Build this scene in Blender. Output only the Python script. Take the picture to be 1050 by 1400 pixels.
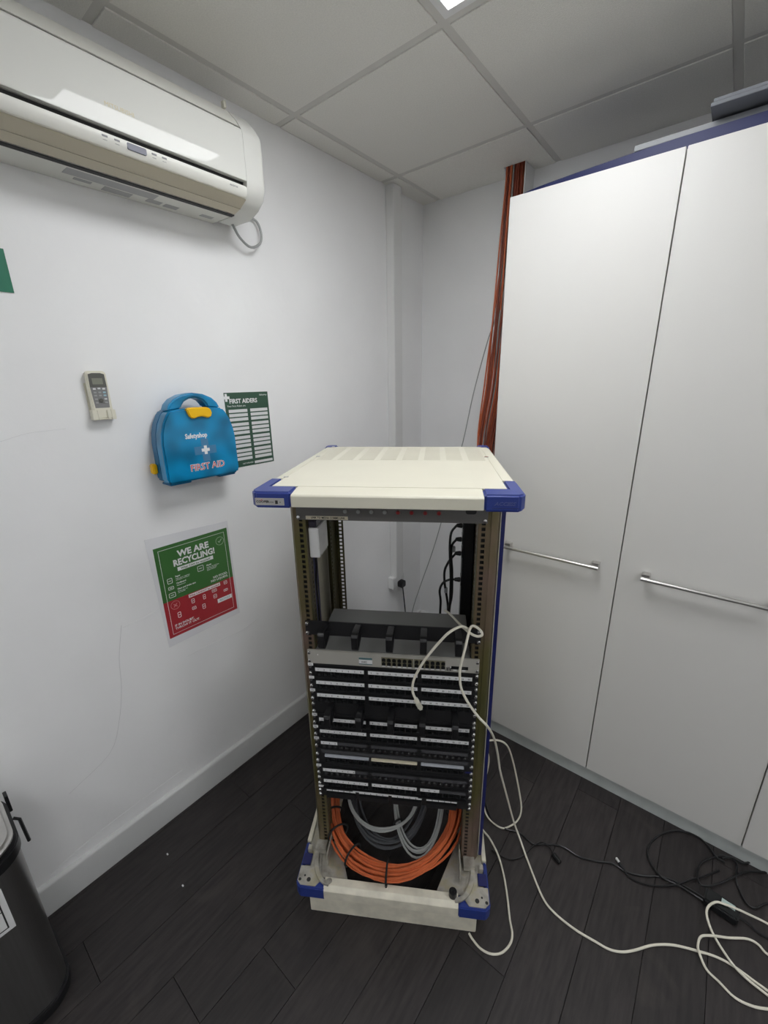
import bpy, bmesh, math, random
from math import sin, cos, pi, radians, atan2, sqrt
from mathutils import Vector, Matrix
random.seed(7)
for o in list(bpy.data.objects): bpy.data.objects.remove(o)
COL = bpy.context.scene.collection
SC = bpy.context.scene

# ------------------------------------------------------------------ camera
F_PX = 571.3684
CAM = Vector((1.4631, -2.1723, 1.6485))
YAW, PITCH, ROLL = 0.6839, -0.3018, -0.0181
FW = Vector((-sin(YAW)*cos(PITCH), cos(YAW)*cos(PITCH), sin(PITCH)))
_r = Vector((cos(YAW), sin(YAW), 0)); _u = _r.cross(FW)
RT = _r*cos(ROLL) + _u*sin(ROLL); UP = _u*cos(ROLL) - _r*sin(ROLL)
cd = bpy.data.cameras.new('camera'); co = bpy.data.objects.new('camera', cd); COL.objects.link(co)
cd.sensor_fit = 'HORIZONTAL'; cd.sensor_width = 36; cd.lens = F_PX/1050*36; cd.clip_start = .02
M = Matrix((RT, UP, -FW)).transposed().to_4x4(); M.translation = CAM; co.matrix_world = M
SC.camera = co
# ------------------------------------------------------------------ world, light, exposure
w = bpy.data.worlds.new('world'); SC.world = w; w.use_nodes = True
w.node_tree.nodes['Background'].inputs[0].default_value = (.9, .95, 1, 1)
w.node_tree.nodes['Background'].inputs[1].default_value = 0.05
LED_STRENGTH = 9.0
SC.view_settings.view_transform = 'Standard'; SC.view_settings.look = 'None'
SC.view_settings.gamma = 1; SC.view_settings.exposure = 0.66; SC.view_settings.use_curve_mapping = False

# ------------------------------------------------------------------ pixel rays -> real points (for laying out cables)
RX, RY, RTH = .9122, -1.5006, .5577
_c, _s = cos(RTH), sin(RTH)
def RK(u, v, z): return Vector((RX+_c*u-_s*v, RY+_s*u+_c*v, z))
def toR(P):
    d = Vector(P)-Vector((RX, RY, 0)); return Vector((_c*d.x+_s*d.y, -_s*d.x+_c*d.y, d.z))
def ray(x, y): return RT*((x-525)/F_PX) - UP*((y-700)/F_PX) + FW
def onz(x, y, z): d = ray(x, y); return CAM+d*((z-CAM.z)/d.z)
def onx(x, y, X): d = ray(x, y); return CAM+d*((X-CAM.x)/d.x)
def ony(x, y, Y): d = ray(x, y); return CAM+d*((Y-CAM.y)/d.y)
def onv(x, y, v):
    d = ray(x, y); dv = -_s*d.x+_c*d.y; return CAM+d*((v-toR(CAM).y)/dv)

# ------------------------------------------------------------------ materials
MATS = {}
def mat(name, col, rough=.5, metal=0, var=0, vscale=20, bump=0, bscale=200, coat=0, stretch=(1,1,1), spec=.5, emit=0, trans=0, detail=4, objrand=0, alpha=1):
    if name in MATS: return MATS[name]
    m = bpy.data.materials.new(name); m.use_nodes = True; nt = m.node_tree; b = nt.nodes['Principled BSDF']
    c = (*col, 1); b.inputs['Base Color'].default_value = c; b.inputs['Roughness'].default_value = rough
    b.inputs['Metallic'].default_value = metal; b.inputs['Coat Weight'].default_value = coat; b.inputs['Coat Roughness'].default_value = .03
    b.inputs['Specular IOR Level'].default_value = spec
    b.inputs['Transmission Weight'].default_value = trans; b.inputs['Alpha'].default_value = alpha
    if emit: b.inputs['Emission Color'].default_value = c; b.inputs['Emission Strength'].default_value = emit
    tc = nt.nodes.new('ShaderNodeTexCoord'); mp = nt.nodes.new('ShaderNodeMapping'); mp.inputs['Scale'].default_value = stretch
    nt.links.new(tc.outputs['Object'], mp.inputs[0])
    if var:
        n = nt.nodes.new('ShaderNodeTexNoise'); n.inputs['Scale'].default_value = vscale; n.inputs['Detail'].default_value = detail
        nt.links.new(mp.outputs[0], n.inputs['Vector'])
        r = nt.nodes.new('ShaderNodeMapRange'); r.inputs[1].default_value = .3; r.inputs[2].default_value = .7
        r.inputs[3].default_value = 1-var; r.inputs[4].default_value = 1+var
        nt.links.new(n.outputs['Fac'], r.inputs[0])
        h = nt.nodes.new('ShaderNodeHueSaturation'); h.inputs['Color'].default_value = c
        if objrand:
            oi = nt.nodes.new('ShaderNodeObjectInfo'); r2 = nt.nodes.new('ShaderNodeMapRange'); r2.inputs[3].default_value = 1-objrand; r2.inputs[4].default_value = 1+objrand
            nt.links.new(oi.outputs['Random'], r2.inputs[0]); mu = nt.nodes.new('ShaderNodeMath'); mu.operation = 'MULTIPLY'
            nt.links.new(r.outputs[0], mu.inputs[0]); nt.links.new(r2.outputs[0], mu.inputs[1]); nt.links.new(mu.outputs[0], h.inputs['Value'])
        else: nt.links.new(r.outputs[0], h.inputs['Value'])
        nt.links.new(h.outputs[0], b.inputs['Base Color'])
    if bump:
        n2 = nt.nodes.new('ShaderNodeTexNoise'); n2.inputs['Scale'].default_value = bscale; n2.inputs['Detail'].default_value = 3
        nt.links.new(mp.outputs[0], n2.inputs['Vector'])
        bp = nt.nodes.new('ShaderNodeBump'); bp.inputs['Strength'].default_value = bump; bp.inputs['Distance'].default_value = .002
        nt.links.new(n2.outputs['Fac'], bp.inputs['Height']); nt.links.new(bp.outputs[0], b.inputs['Normal'])
    MATS[name] = m; return m
def ramp_metal(name, stops, rough, metal, scale, stretch=(1,1,1)):
    m = mat(name, stops[0][1], rough, metal); nt = m.node_tree; b = nt.nodes['Principled BSDF']
    mp = [n for n in nt.nodes if n.type == 'MAPPING'][0]; mp.inputs['Scale'].default_value = stretch
    n = nt.nodes.new('ShaderNodeTexNoise'); n.inputs['Scale'].default_value = scale; n.inputs['Detail'].default_value = 5
    nt.links.new(mp.outputs[0], n.inputs['Vector'])
    r = nt.nodes.new('ShaderNodeValToRGB'); e = r.color_ramp.elements
    while len(e) < len(stops): e.new(.5)
    for k, (p, c) in enumerate(stops): e[k].position = p; e[k].color = (*c, 1)
    nt.links.new(n.outputs['Fac'], r.inputs[0]); nt.links.new(r.outputs[0], b.inputs['Base Color']); return m

wall_m = mat('wall_paint', (.89,.89,.89), .55, var=.025, vscale=3, bump=.25, bscale=35)
tile_m = mat('ceiling_tile_fibre', (.86,.845,.80), .9, var=.05, vscale=260, bump=.5, bscale=420)
tbar_m = mat('ceiling_bar_enamel', (.69,.675,.64), .55)
plank_m = mat('dark_wood_vinyl', (.022,.0180,.0180), .48, var=.45, vscale=9, bump=.25, bscale=60, stretch=(9,1,1), objrand=.18, detail=8)
nt = plank_m.node_tree; b_ = nt.nodes['Principled BSDF']; src = b_.inputs['Base Color'].links[0].from_socket
geo = nt.nodes.new('ShaderNodeNewGeometry'); nz = nt.nodes.new('ShaderNodeTexNoise'); nz.inputs['Scale'].default_value = 5; nz.inputs['Detail'].default_value = 9; nz.inputs['Distortion'].default_value = 1.2
nt.links.new(geo.outputs['Position'], nz.inputs['Vector'])
rr_ = nt.nodes.new('ShaderNodeMapRange'); rr_.inputs[1].default_value = .56; rr_.inputs[2].default_value = .80; rr_.inputs[4].default_value = .55
mx_ = nt.nodes.new('ShaderNodeMixRGB'); mx_.inputs[2].default_value = (.06,.05,.045,1)
nt.links.new(nz.outputs['Fac'], rr_.inputs[0]); nt.links.new(rr_.outputs[0], mx_.inputs[0]); nt.links.new(src, mx_.inputs[1]); nt.links.new(mx_.outputs[0], b_.inputs['Base Color'])
sub_m = mat('subfloor', (.008,.007,.007), .8)
base_m = mat('skirting_gloss', (.62,.625,.62), .35, var=.02, vscale=8)
lam_m = mat('cupboard_laminate', (.67,.66,.635), .42, bump=.08, bscale=500)
plinth_m = mat('plinth_laminate', (.50,.53,.52), .4, var=.08, vscale=15)
dark_m = mat('dark_gap', (.03,.03,.03), .7)
steel_m = mat('brushed_steel', (.62,.61,.59), .28, 1)
chrome_m = mat('chrome', (.8,.8,.8), .15, 1)
cream_m = mat('cream_powder_coat', (.70,.672,.555), .4, var=.015, vscale=10)
creamd_m = mat('cream_powder_coat_scuffed', (.74,.70,.58), .45, var=.14, vscale=22, detail=8)
blue_m = mat('blue_corner_plastic', (.020,.042,.235), .36)
bluedk_m = mat('blue_post_enamel', (.010,.014,.105), .4)
yz_m = ramp_metal('yellow_zinc_shaded', [(.30,(.060,.064,.024)), (.48,(.095,.088,.034)), (.64,(.14,.105,.07)), (.76,(.10,.092,.034))], .45, .5, 4, (1,1,.6))  # zinc darkened to carry the shade inside and behind the posts
yf_m = ramp_metal('yellow_zinc_lit', [(.30,(.085,.088,.032)), (.48,(.135,.12,.045)), (.62,(.21,.145,.115)), (.74,(.12,.11,.042))], .42, .5, 3, (1,1,.7))  # lighter copy of the same zinc for the lit post fronts
zn_m = ramp_metal('dull_zinc', [(.3,(.30,.28,.24)), (.5,(.52,.50,.45)), (.62,(.50,.46,.33)), (.75,(.36,.37,.31))], .45, .45, 22)
blk_m = mat('black_panel_metal', (.014,.014,.015), .38)
blkp_m = mat('black_plastic', (.010,.010,.011), .35)
blkg_m = mat('black_gloss_plastic', (.010,.011,.012), .16)
blkm_m = mat('black_port_plastic', (.012,.012,.013), .42)
gry_m = mat('grey_panel', (.15,.143,.135), .45)
swt_m = mat('switch_grey', (.40,.385,.345), .42)
swtop_m = mat('switch_cover_grey', (.17,.17,.165), .42)
wht_m = mat('white_plastic', (.76,.76,.75), .4)
lab_m = mat('white_label', (.74,.74,.74), .6)
labc_m = mat('cream_label', (.72,.66,.50), .6)
labb_m = mat('bluish_label', (.46,.48,.52), .5)
clear_m = mat('smoked_label_cover', (.07,.07,.075), .15)
ink_m = mat('black_ink', (.02,.02,.02), .7)
inkg_m = mat('grey_ink', (.28,.28,.29), .7)
white_ink = mat('white_ink', (.85,.85,.85), .6)
red_ink = mat('red_ink', (.6,.05,.04), .6)
red_m = mat('red_plastic', (.35,.02,.02), .35)
or_m = mat('orange_cable_sheath', (.60,.135,.045), .45, var=.08, vscale=30)
ord_m = mat('red_brown_cable_sheath', (.24,.048,.022), .5, var=.12, vscale=20)
wc_m = mat('cream_white_cable', (.74,.71,.60), .4)
gc_m = mat('grey_cable', (.36,.37,.36), .45)
dg_m = mat('dark_grey_cable', (.085,.088,.095), .45)
bc_m = mat('black_cable', (.009,.009,.010), .3)
acw_m = mat('ac_white_plastic', (.76,.755,.70), .38)
acp_m = mat('ac_gloss_panel', (.74,.74,.70), .55, coat=.42, spec=.05)
acb_m = mat('ac_yellowed_flap', (.60,.545,.42), .45)
acg_m = mat('ac_lower_lip', (.70,.68,.58), .42)
greenp_m = mat('poster_green', (.034,.088,.055), .5)
recg_m = mat('recycling_green', (.055,.17,.045), .35)
recr_m = mat('recycling_red', (.42,.035,.045), .35)
slv_m = mat('plastic_sleeve', (.81,.81,.83), .2)
sgn_m = mat('green_sign', (.0,.16,.085), .4)
kit_m = mat('translucent_blue_plastic', (.0,.20,.41), .28, var=.32, vscale=17, detail=0, coat=.15)
kitd_m = mat('blue_plastic_shell', (.0,.13,.29), .3)
yel_m = mat('yellow_plastic', (.90,.52,.0), .35)
cross_m = mat('pale_blue_print', (.07,.22,.40), .4)
rem_m = mat('remote_cream', (.74,.715,.60), .45)
remf_m = mat('remote_face', (.10,.10,.09), .3)
remg_m = mat('remote_keypad', (.22,.22,.22), .45)
lcd_m = mat('lcd', (.24,.25,.20), .2)
tea_m = mat('pale_blue_key', (.35,.55,.62), .5)
binst_m = mat('bin_dark_steel', (.26,.255,.25), .30, .9, var=.05, vscale=4, stretch=(40,40,1))
binl_m = mat('bin_lid_steel', (.55,.54,.52), .3, .9, var=.06, vscale=30)
bluebd_m = mat('blue_board', (.014,.02,.10), .5)
gbox_m = mat('grey_card', (.20,.21,.235), .6)
gsh_m = mat('grey_plastic_sheet', (.21,.22,.235), .35)
frame_m = mat('light_frame', (.82,.82,.82), .4)
led_m = mat('led_diffuser', (.965,.98,1), .5, emit=LED_STRENGTH)
crack_m = mat('crack_shade', (.70,.70,.70), .8)
fin_m = mat('faded_sticker', (.42,.42,.42), .5)
vel_m = mat('hook_and_loop_strap', (.012,.012,.012), .85)

# ------------------------------------------------------------------ mesh helpers
def arc(cx, cy, r, a0, a1, n): return [(cx+r*cos(radians(a0+(a1-a0)*i/n)), cy+r*sin(radians(a0+(a1-a0)*i/n))) for i in range(n+1)]
def rrect(x0, x1, y0, y1, r, n=4):
    return arc(x1-r,y1-r,r,0,90,n)+arc(x0+r,y1-r,r,90,180,n)+arc(x0+r,y0+r,r,180,270,n)+arc(x1-r,y0+r,r,270,360,n)
def spline(pts, n=6):
    P = [Vector(p) for p in pts]; out = []
    Q = [P[0]*2-P[1]]+P+[P[-1]*2-P[-2]]
    for i in range(1, len(Q)-2):
        a, b, c, d = Q[i-1:i+3]
        for k in range(n):
            t = k/n; out.append(.5*((2*b)+(c-a)*t+(2*a-5*b+4*c-d)*t*t+(3*b-a-3*c+d)*t**3))
    return out+[P[-1]]
class MB:
    def __init__(s): s.v = []; s.f = []
    def add(s, vs, fs): o = len(s.v); s.v += [Vector(v) for v in vs]; s.f += [[i+o for i in f] for f in fs]; return s
    def box(s, x0, x1, y0, y1, z0, z1):
        return s.add([(x0,y0,z0),(x1,y0,z0),(x1,y1,z0),(x0,y1,z0),(x0,y0,z1),(x1,y0,z1),(x1,y1,z1),(x0,y1,z1)],
            [(3,2,1,0),(4,5,6,7),(0,1,5,4),(1,2,6,5),(2,3,7,6),(3,0,4,7)])
    def prism(s, poly, ax, a, b):
        # poly lies in the two axes other than ax, in cyclic order; extruded from a to b along ax
        n = len(poly)
        def P(p, t): return (t,p[0],p[1]) if ax == 'x' else ((p[0],t,p[1]) if ax == 'y' else (p[0],p[1],t))
        return s.add([P(p,a) for p in poly]+[P(p,b) for p in poly], [list(range(n))[::-1], list(range(n,2*n))]+[(i,(i+1)%n,n+(i+1)%n,n+i) for i in range(n)])
    def ring(s, outer, inner, ax, a, b):
        n = len(outer); assert len(inner) == n
        def P(p, t): return (t,p[0],p[1]) if ax == 'x' else ((p[0],t,p[1]) if ax == 'y' else (p[0],p[1],t))
        vs = [P(p,a) for p in outer]+[P(p,a) for p in inner]+[P(p,b) for p in outer]+[P(p,b) for p in inner]; fs = []
        for i in range(n):
            j = (i+1)%n; fs += [(i,j,n+j,n+i),(2*n+i,3*n+i,3*n+j,2*n+j),(i,2*n+i,2*n+j,j),(n+i,n+j,3*n+j,3*n+i)]
        return s.add(vs, fs)
    def tube(s, path, r, n=8, caps=True, flat=1.0):
        P = [Vector(p) for p in path]; vs = []; fs = []; up = None
        for i, p in enumerate(P):
            t = (P[min(i+1,len(P)-1)]-P[max(i-1,0)]).normalized()
            if up is None: up = Vector((0,0,1)) if abs(t.z) < .9 else Vector((1,0,0))
            sd = t.cross(up)
            if sd.length < 1e-6: sd = t.orthogonal()
            sd.normalize(); up = sd.cross(t).normalized(); rr = r(i/(len(P)-1)) if callable(r) else r
            vs += [p+sd*(rr*cos(2*pi*k/n))+up*(rr*flat*sin(2*pi*k/n)) for k in range(n)]
        for i in range(len(P)-1):
            for k in range(n): fs.append((i*n+k,i*n+(k+1)%n,(i+1)*n+(k+1)%n,(i+1)*n+k))
        if caps: fs += [list(range(n))[::-1], [(len(P)-1)*n+k for k in range(n)]]
        return s.add(vs, fs)
    def cyl(s, a, b, r, n=16, r2=None): r2 = r if r2 is None else r2; return s.tube([a,b], lambda t: r+(r2-r)*t, n)
    def sheet(s, prof, t, z0, z1):
        # thin folded sheet: open polyline in xy, thickness t, extruded in z
        n = len(prof); L = []; P = [Vector(p) for p in prof]
        for i in range(n):
            a = (P[i]-P[i-1]).normalized() if i else (P[1]-P[0]).normalized()
            b = (P[i+1]-P[i]).normalized() if i < n-1 else a
            m = (a+b).normalized(); k = 1/max(.4, m.dot(a)); L.append(P[i]+Vector((-m.y,m.x))*t*k)
        return s.prism([tuple(p) for p in P]+[tuple(p) for p in L[::-1]], 'z', z0, z1)
    def rot(s, M):
        s.v = [M@v for v in s.v]; return s

ORI = {}
def _mesh(name, mb, m, o, bev, seg):
    me = bpy.data.meshes.new(name); bm = bmesh.new()
    vs = [bm.verts.new(v-o) for v in mb.v]
    for f in mb.f:
        try: bm.faces.new([vs[i] for i in f])
        except ValueError: pass
    bmesh.ops.recalc_face_normals(bm, faces=bm.faces)
    if bev:
        es = [e for e in bm.edges if len(e.link_faces) == 2 and e.calc_face_angle(0) > radians(30)]
        bmesh.ops.bevel(bm, geom=es, offset=bev, segments=seg, affect='EDGES', clamp_overlap=True)
    bm.normal_update(); cn = None
    if bev:
        # area-weighted corner normals, so that bevels do not bend the flat faces
        cn = []; lim = cos(radians(50))
        for f in bm.faces:
            for l in f.loops:
                n = Vector((0,0,0))
                for g in l.vert.link_faces:
                    if g.normal.dot(f.normal) > lim: n += g.normal*(g.calc_area()**1.0)
                cn.append(tuple((n if n.length > 0 else f.normal).normalized()))
    bm.to_mesh(me); bm.free()
    me.polygons.foreach_set('use_smooth', [True]*len(me.polygons))
    if cn: me.normals_split_custom_set(cn)
    else: me.set_sharp_from_angle(angle=radians(38))
    me.materials.append(m); return me
def thing(name, label, cat, o, frame='W', group=None):
    e = bpy.data.objects.new(name, None); COL.objects.link(e); e.empty_display_size = .05; o = Vector(o)
    e.location = RK(*o) if frame == 'K' else o
    if frame == 'K': e.rotation_euler = (0,0,RTH)
    ORI[e.name] = o; tag(e, label, cat, group); return e
def tag(o, label=None, cat=None, group=None, kind=None):
    if label: o['label'] = label
    if cat: o['category'] = cat
    if group: o['group'] = group
    if kind: o['kind'] = kind
    return o
def part(name, mb, m, parent, bev=0, seg=2, label=None):
    o = ORI[parent.name]; ob = bpy.data.objects.new(name, _mesh(name, mb, m, o, bev, seg)); COL.objects.link(ob)
    ob.parent = parent; ORI[ob.name] = o
    if label: ob['label'] = label
    return ob
def inst(name, me, parent, loc):
    ob = bpy.data.objects.new(name, me); COL.objects.link(ob); ob.parent = parent; ob.location = Vector(loc)-ORI[parent.name]; return ob
def solid(name, mb, m, label=None, cat=None, bev=0, seg=2, group=None, kind=None, frame='W'):
    lo = Vector([min(v[k] for v in mb.v) for k in range(3)]); hi = Vector([max(v[k] for v in mb.v) for k in range(3)])
    o = Vector(((lo.x+hi.x)/2, (lo.y+hi.y)/2, lo.z))
    ob = bpy.data.objects.new(name, _mesh(name, mb, m, o, bev, seg)); COL.objects.link(ob)
    ob.location = RK(*o) if frame == 'K' else o
    if frame == 'K': ob.rotation_euler = (0,0,RTH)
    ORI[ob.name] = o; return tag(ob, label, cat, group, kind)
def free_mesh(name, mb, m, bev=0, seg=2): return _mesh(name, mb, m, Vector((0,0,0)), bev, seg)
def _text_mesh(s, size, align, ext, bold, shear):
    cu = bpy.data.curves.new('txt', 'FONT'); cu.body = s; cu.size = size; cu.extrude = ext; cu.align_x = align; cu.offset = bold; cu.resolution_u = 2; cu.shear = shear
    t = bpy.data.objects.new('txt', cu); COL.objects.link(t); dg = bpy.context.evaluated_depsgraph_get()
    me = bpy.data.meshes.new_from_object(t.evaluated_get(dg)); bpy.data.objects.remove(t); bpy.data.curves.remove(cu)
    return me
TXT = {}
def text(name, s, size, m, parent, org, xd, yd, align='LEFT', ext=.0003, bold=0, sx=1, shear=0):
    key = (s, size, align, ext, bold, shear)
    if key not in TXT: TXT[key] = _text_mesh(s, size, align, ext, bold, shear)
    me = TXT[key].copy()
    me.name = name; X = Vector(xd).normalized(); Y = Vector(yd).normalized(); N = X.cross(Y); o = Vector(org)-ORI[parent.name]
    for v in me.vertices: c = v.co.copy(); v.co = o+X*(c.x*sx)+Y*c.y+N*c.z
    me.materials.clear(); me.materials.append(m)
    ob = bpy.data.objects.new(name, me); COL.objects.link(ob); ob.parent = parent; ORI[ob.name] = ORI[parent.name]; return ob
YX, ZX = (0,1,0), (0,0,1)      # lettering directions on the left wall
UX = (1,0,0)                   # lettering direction on the rack front

# ------------------------------------------------------------------ room shell
H = 2.541; X1 = 3.5; Y1 = -5.0
def struct(name, mb, m, bev=0): return solid(name, mb, m, kind='structure', bev=bev)
wl = struct('wall_left', MB().box(-.1,0,Y1-.1,.1,-.02,H+.05), wall_m)
struct('wall_back', MB().box(0,X1,0,.1,-.02,H+.05), wall_m)
struct('wall_right', MB().box(X1,X1+.1,Y1-.1,.1,-.02,H+.05), wall_m)
struct('wall_front', MB().box(0,X1,Y1-.1,Y1,-.02,H+.05), wall_m)
fl = struct('floor', MB().box(0,X1,Y1,0,-.05,-.006), sub_m)
PW = .1513; k = 0; x = .0284-PW
cache = {}
while x < X1:
    xa, xb = max(x, 0), min(x+PW, X1); y = Y1-random.random()*1.2
    while y < 0:
        ya, yb = max(y, Y1), min(y+1.22, 0)
        if yb-ya > .02:
            key = (round(xb-xa,4), round(yb-ya,4))
            if key not in cache: cache[key] = free_mesh('plank', MB().box(.0006,xb-xa-.0006,.0006,yb-ya-.0006,-.006,0), plank_m, .0007, 1)
            inst('plank', cache[key], fl, (xa,ya,0))
        y += 1.22
    x += PW
# skirting
prof = [(0,0),(.016,0),(.016,.107),(.0145,.112),(.011,.115),(0,.117)]
struct('baseboard_left', MB().prism(prof, 'y', Y1, 0), base_m)
struct('baseboard_back', MB().prism([(-p[0],p[1]) for p in prof], 'x', .016, .749), base_m)
# plaster cracks and paint ridges on the left wall
def wline(pts): return [onx(px,py,0.0) for px,py in pts]
for pts in ([(166,855),(163,900),(166,940),(163,985),(150,1030),(95,1085)], [(168,858),(205,840),(224,828)], [(255,898),(290,880),(330,862),(352,846)], [(70,1195),(120,1150),(185,1100),(250,1052)], [(0,604),(40,592),(90,586)]):
    part('plaster_crack', MB().tube(spline(wline(pts),4), .0008, 6, flat=.5), crack_m, wl)
# ceiling: bars with tiles that hang a little below them
TX, TY = .1007, -.3531
ce = struct('ceiling', MB().box(0,X1,Y1,0,H+.06,H+.1), tile_m)
xs = [0]+[TX+.6*i for i in range(8) if TX+.6*i < X1]+[X1]
ys = [0]+[TY-.6*i for i in range(10) if TY-.6*i > Y1]+[Y1]
LEDS = {(2,2), (2,6), (5,2), (5,5)}      # grid cells with a light panel; the unseen three are added for brightness
cache = {}
for i in range(len(xs)-1):
    for j in range(len(ys)-1):
        if (i,j) in LEDS: continue
        xa, xb, ya, yb = xs[i], xs[i+1], ys[j+1], ys[j]; g = .0125
        if i: xa += g
        if i < len(xs)-2: xb -= g
        if j: yb -= g
        if j < len(ys)-2: ya += g
        if (i, j) == (1, 0): 
            # this tile is notched round the trunking and its cables
            poly = [(xa,ya),(xb,ya),(xb,yb),(.598,yb),(.598,-.108),(.497,-.108),(.497,yb),(xa,yb)]
            part('ceiling_tile', MB().prism(poly,'z',H,H+.02), tile_m, ce); continue
        if (i, j) == (0, 0):
            poly = [(xa,ya),(xb,ya),(xb,yb),(xa,yb)]
        key = (round(xb-xa,4), round(yb-ya,4))
        if key not in cache: cache[key] = free_mesh('ceiling_tile', MB().box(0,xb-xa,0,yb-ya,0,.02), tile_m, .0015, 1)
        inst('ceiling_tile', cache[key], ce, (xa,ya,H))
for X in xs[1:-1]: part('ceiling_bar', MB().box(X-.012,X+.012,Y1,0,H+.0035,H+.03), tbar_m, ce)
for Y in ys[1:-1]:
    for i in range(len(xs)-1): part('ceiling_cross_bar', MB().box(xs[i]+(.0121 if i else 0),xs[i+1]-.0121,Y-.012,Y+.012,H+.0035,H+.03), tbar_m, ce)
# light panels: one in view, three added out of view
for n, (i, j) in enumerate(sorted(LEDS)):
    xa, xb, ya, yb = xs[i]+.0125, xs[i+1]-.0125, ys[j+1]+.0125, ys[j]-.0125
    t = thing('ceiling_light', ['square flat white light panel set in the ceiling, nearest the corner of the room', 'added fill light panel, unseen, in the ceiling far behind the viewer', 'added fill light panel, unseen, above the far right cupboards', 'added fill light panel, unseen, in the ceiling behind the viewer on the right'][n], 'ceiling light', ((xa+xb)/2,(ya+yb)/2,H-.002), group='ceiling light panels')
    b = .022
    part('frame', MB().ring([(xa,ya),(xb,ya),(xb,yb),(xa,yb)], [(xa+b,ya+b),(xb-b,ya+b),(xb-b,yb-b),(xa+b,yb-b)], 'z', H-.002, H+.012), frame_m, t, .001)
    part('diffuser', MB().box(xa+b,xb-b,ya+b,yb-b,H+.002,H+.010), led_m, t)

# ------------------------------------------------------------------ tall white cupboards
CL, CF, DT, DB = .749, -.5845, 2.243, .069
G1, G2 = 1.2484, 1.758
struct('trim_1', MB().box(CL,2.76,CF+.012,-.02,0,DB-.004), plinth_m, .001)
def cupboard(x0, xm, x1, label, handles):
    t = thing('tall_cupboard', label, 'cupboard', ((x0+x1)/2,(CF)/2,DB), group='tall white cupboards')
    part('body', MB().box(x0,x1,CF+.021,-.004,DB-.003,DT-.0005), lam_m, t)
    for (a, b, h) in ((x0+.001, xm-.002, handles[0]), (xm+.002, x1-.002, handles[1])):
        d = part('door', MB().box(a,b,CF,CF+.018,DB,DT), lam_m, t, .0012)
        hd = part('handle', MB().cyl((h[0],CF-.032,.989),(h[1],CF-.032,.989),.0065,16), steel_m, d)
        for hx in (h[0]+.012, h[1]-.012): hd2 = part('handle_foot', MB().box(hx-.011,hx+.011,CF-.030,CF,.989,1.006), steel_m, d, .001)
cupboard(CL, G1, G2, 'tall white two-door cupboard right behind the server rack', ((.832,1.189),(1.324,1.68)))
cupboard(G2+.001, 2.26, 2.76, 'next white tall cupboard, only its door edge showing at the far right', ((1.82,2.18),(2.33,2.69)))
# things on top of the cupboards
fe = spline([(.70,-.425,0),(.80,-.458,0),(1.045,-.492,0),(1.23,-.506,0),(1.45,-.508,0),(1.75,-.505,0)],4)
solid('blue_board', MB().prism([(p.x,p.y) for p in fe]+[(1.75,-.12),(.70,-.12)],'z',DT,2.299), bluebd_m, 'dark blue bowed board lying on top of the cupboard', 'board', .002)
solid('plastic_sheet', MB().prism([(1.10,-.50),(1.72,-.505),(1.72,-.14),(1.06,-.14)],'z',2.2995,2.314), gsh_m, 'thin grey plastic sheet lying on the blue board', 'sheet', .001)
t = thing('folded_card', 'flat grey card pack on top of the cupboard, nearest the ceiling', 'card', (1.5,-.36,2.314))
part('card_sheet', MB().box(1.284,1.74,-.566,-.2,2.3225,2.331), gbox_m, t, .001)
part('card_sheet', MB().box(1.288,1.74,-.563,-.2,2.3315,2.340), gbox_m, t, .001)
part('shadow_gap_block', MB().box(1.36,1.70,-.44,-.22,2.3145,2.322), dark_m, t)  # dark block put in for the shadow gap under the card

# ------------------------------------------------------------------ trunking, socket
t = thing('wall_trunking', 'white square trunking running up the left wall by the corner', 'trunking', (.025,-.292,.5))
part('cover', MB().box(.001,.049,-.325,-.258,.5,H-.001), wht_m, t, .002)
t = thing('socket_box', 'white surface-mounted power socket below the vertical trunking', 'socket', (.02,-.30,.43))
part('back_box', MB().box(.001,.036,-.353,-.245,.428,.5), wht_m, t, .002)
part('face_plate', MB().box(.0362,.044,-.355,-.243,.426,.4995), wht_m, t, .002)
part('switch', MB().box(.0442,.049,-.272,-.262,.475,.49), wht_m, t, .001)
t = thing('power_plug', 'black plug and flex in the white wall socket', 'plug', (.06,-.287,.40))
part('plug_body', MB().prism([(p[0]-.292,p[1]+.452) for p in rrect(-.024,.024,-.022,.022,.014)],'x',.0445,.078), blkp_m, t, .004)
part('flex', MB().tube(spline([(.066,-.29,.44),(.07,-.288,.40),(.072,-.28,.33),(.08,-.27,.2),(.09,-.25,.08),(.12,-.2,.006),(.25,-.15,.005)],5),.0038,8), bc_m, t)
solid('grey_wall_patch', MB().box(.0005,.006,-.238,-.205,.45,.56), base_m, 'small thin grey patch on the wall just right of the socket', 'plate', .001)  # thin grey slab standing slightly proud of the wall
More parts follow.
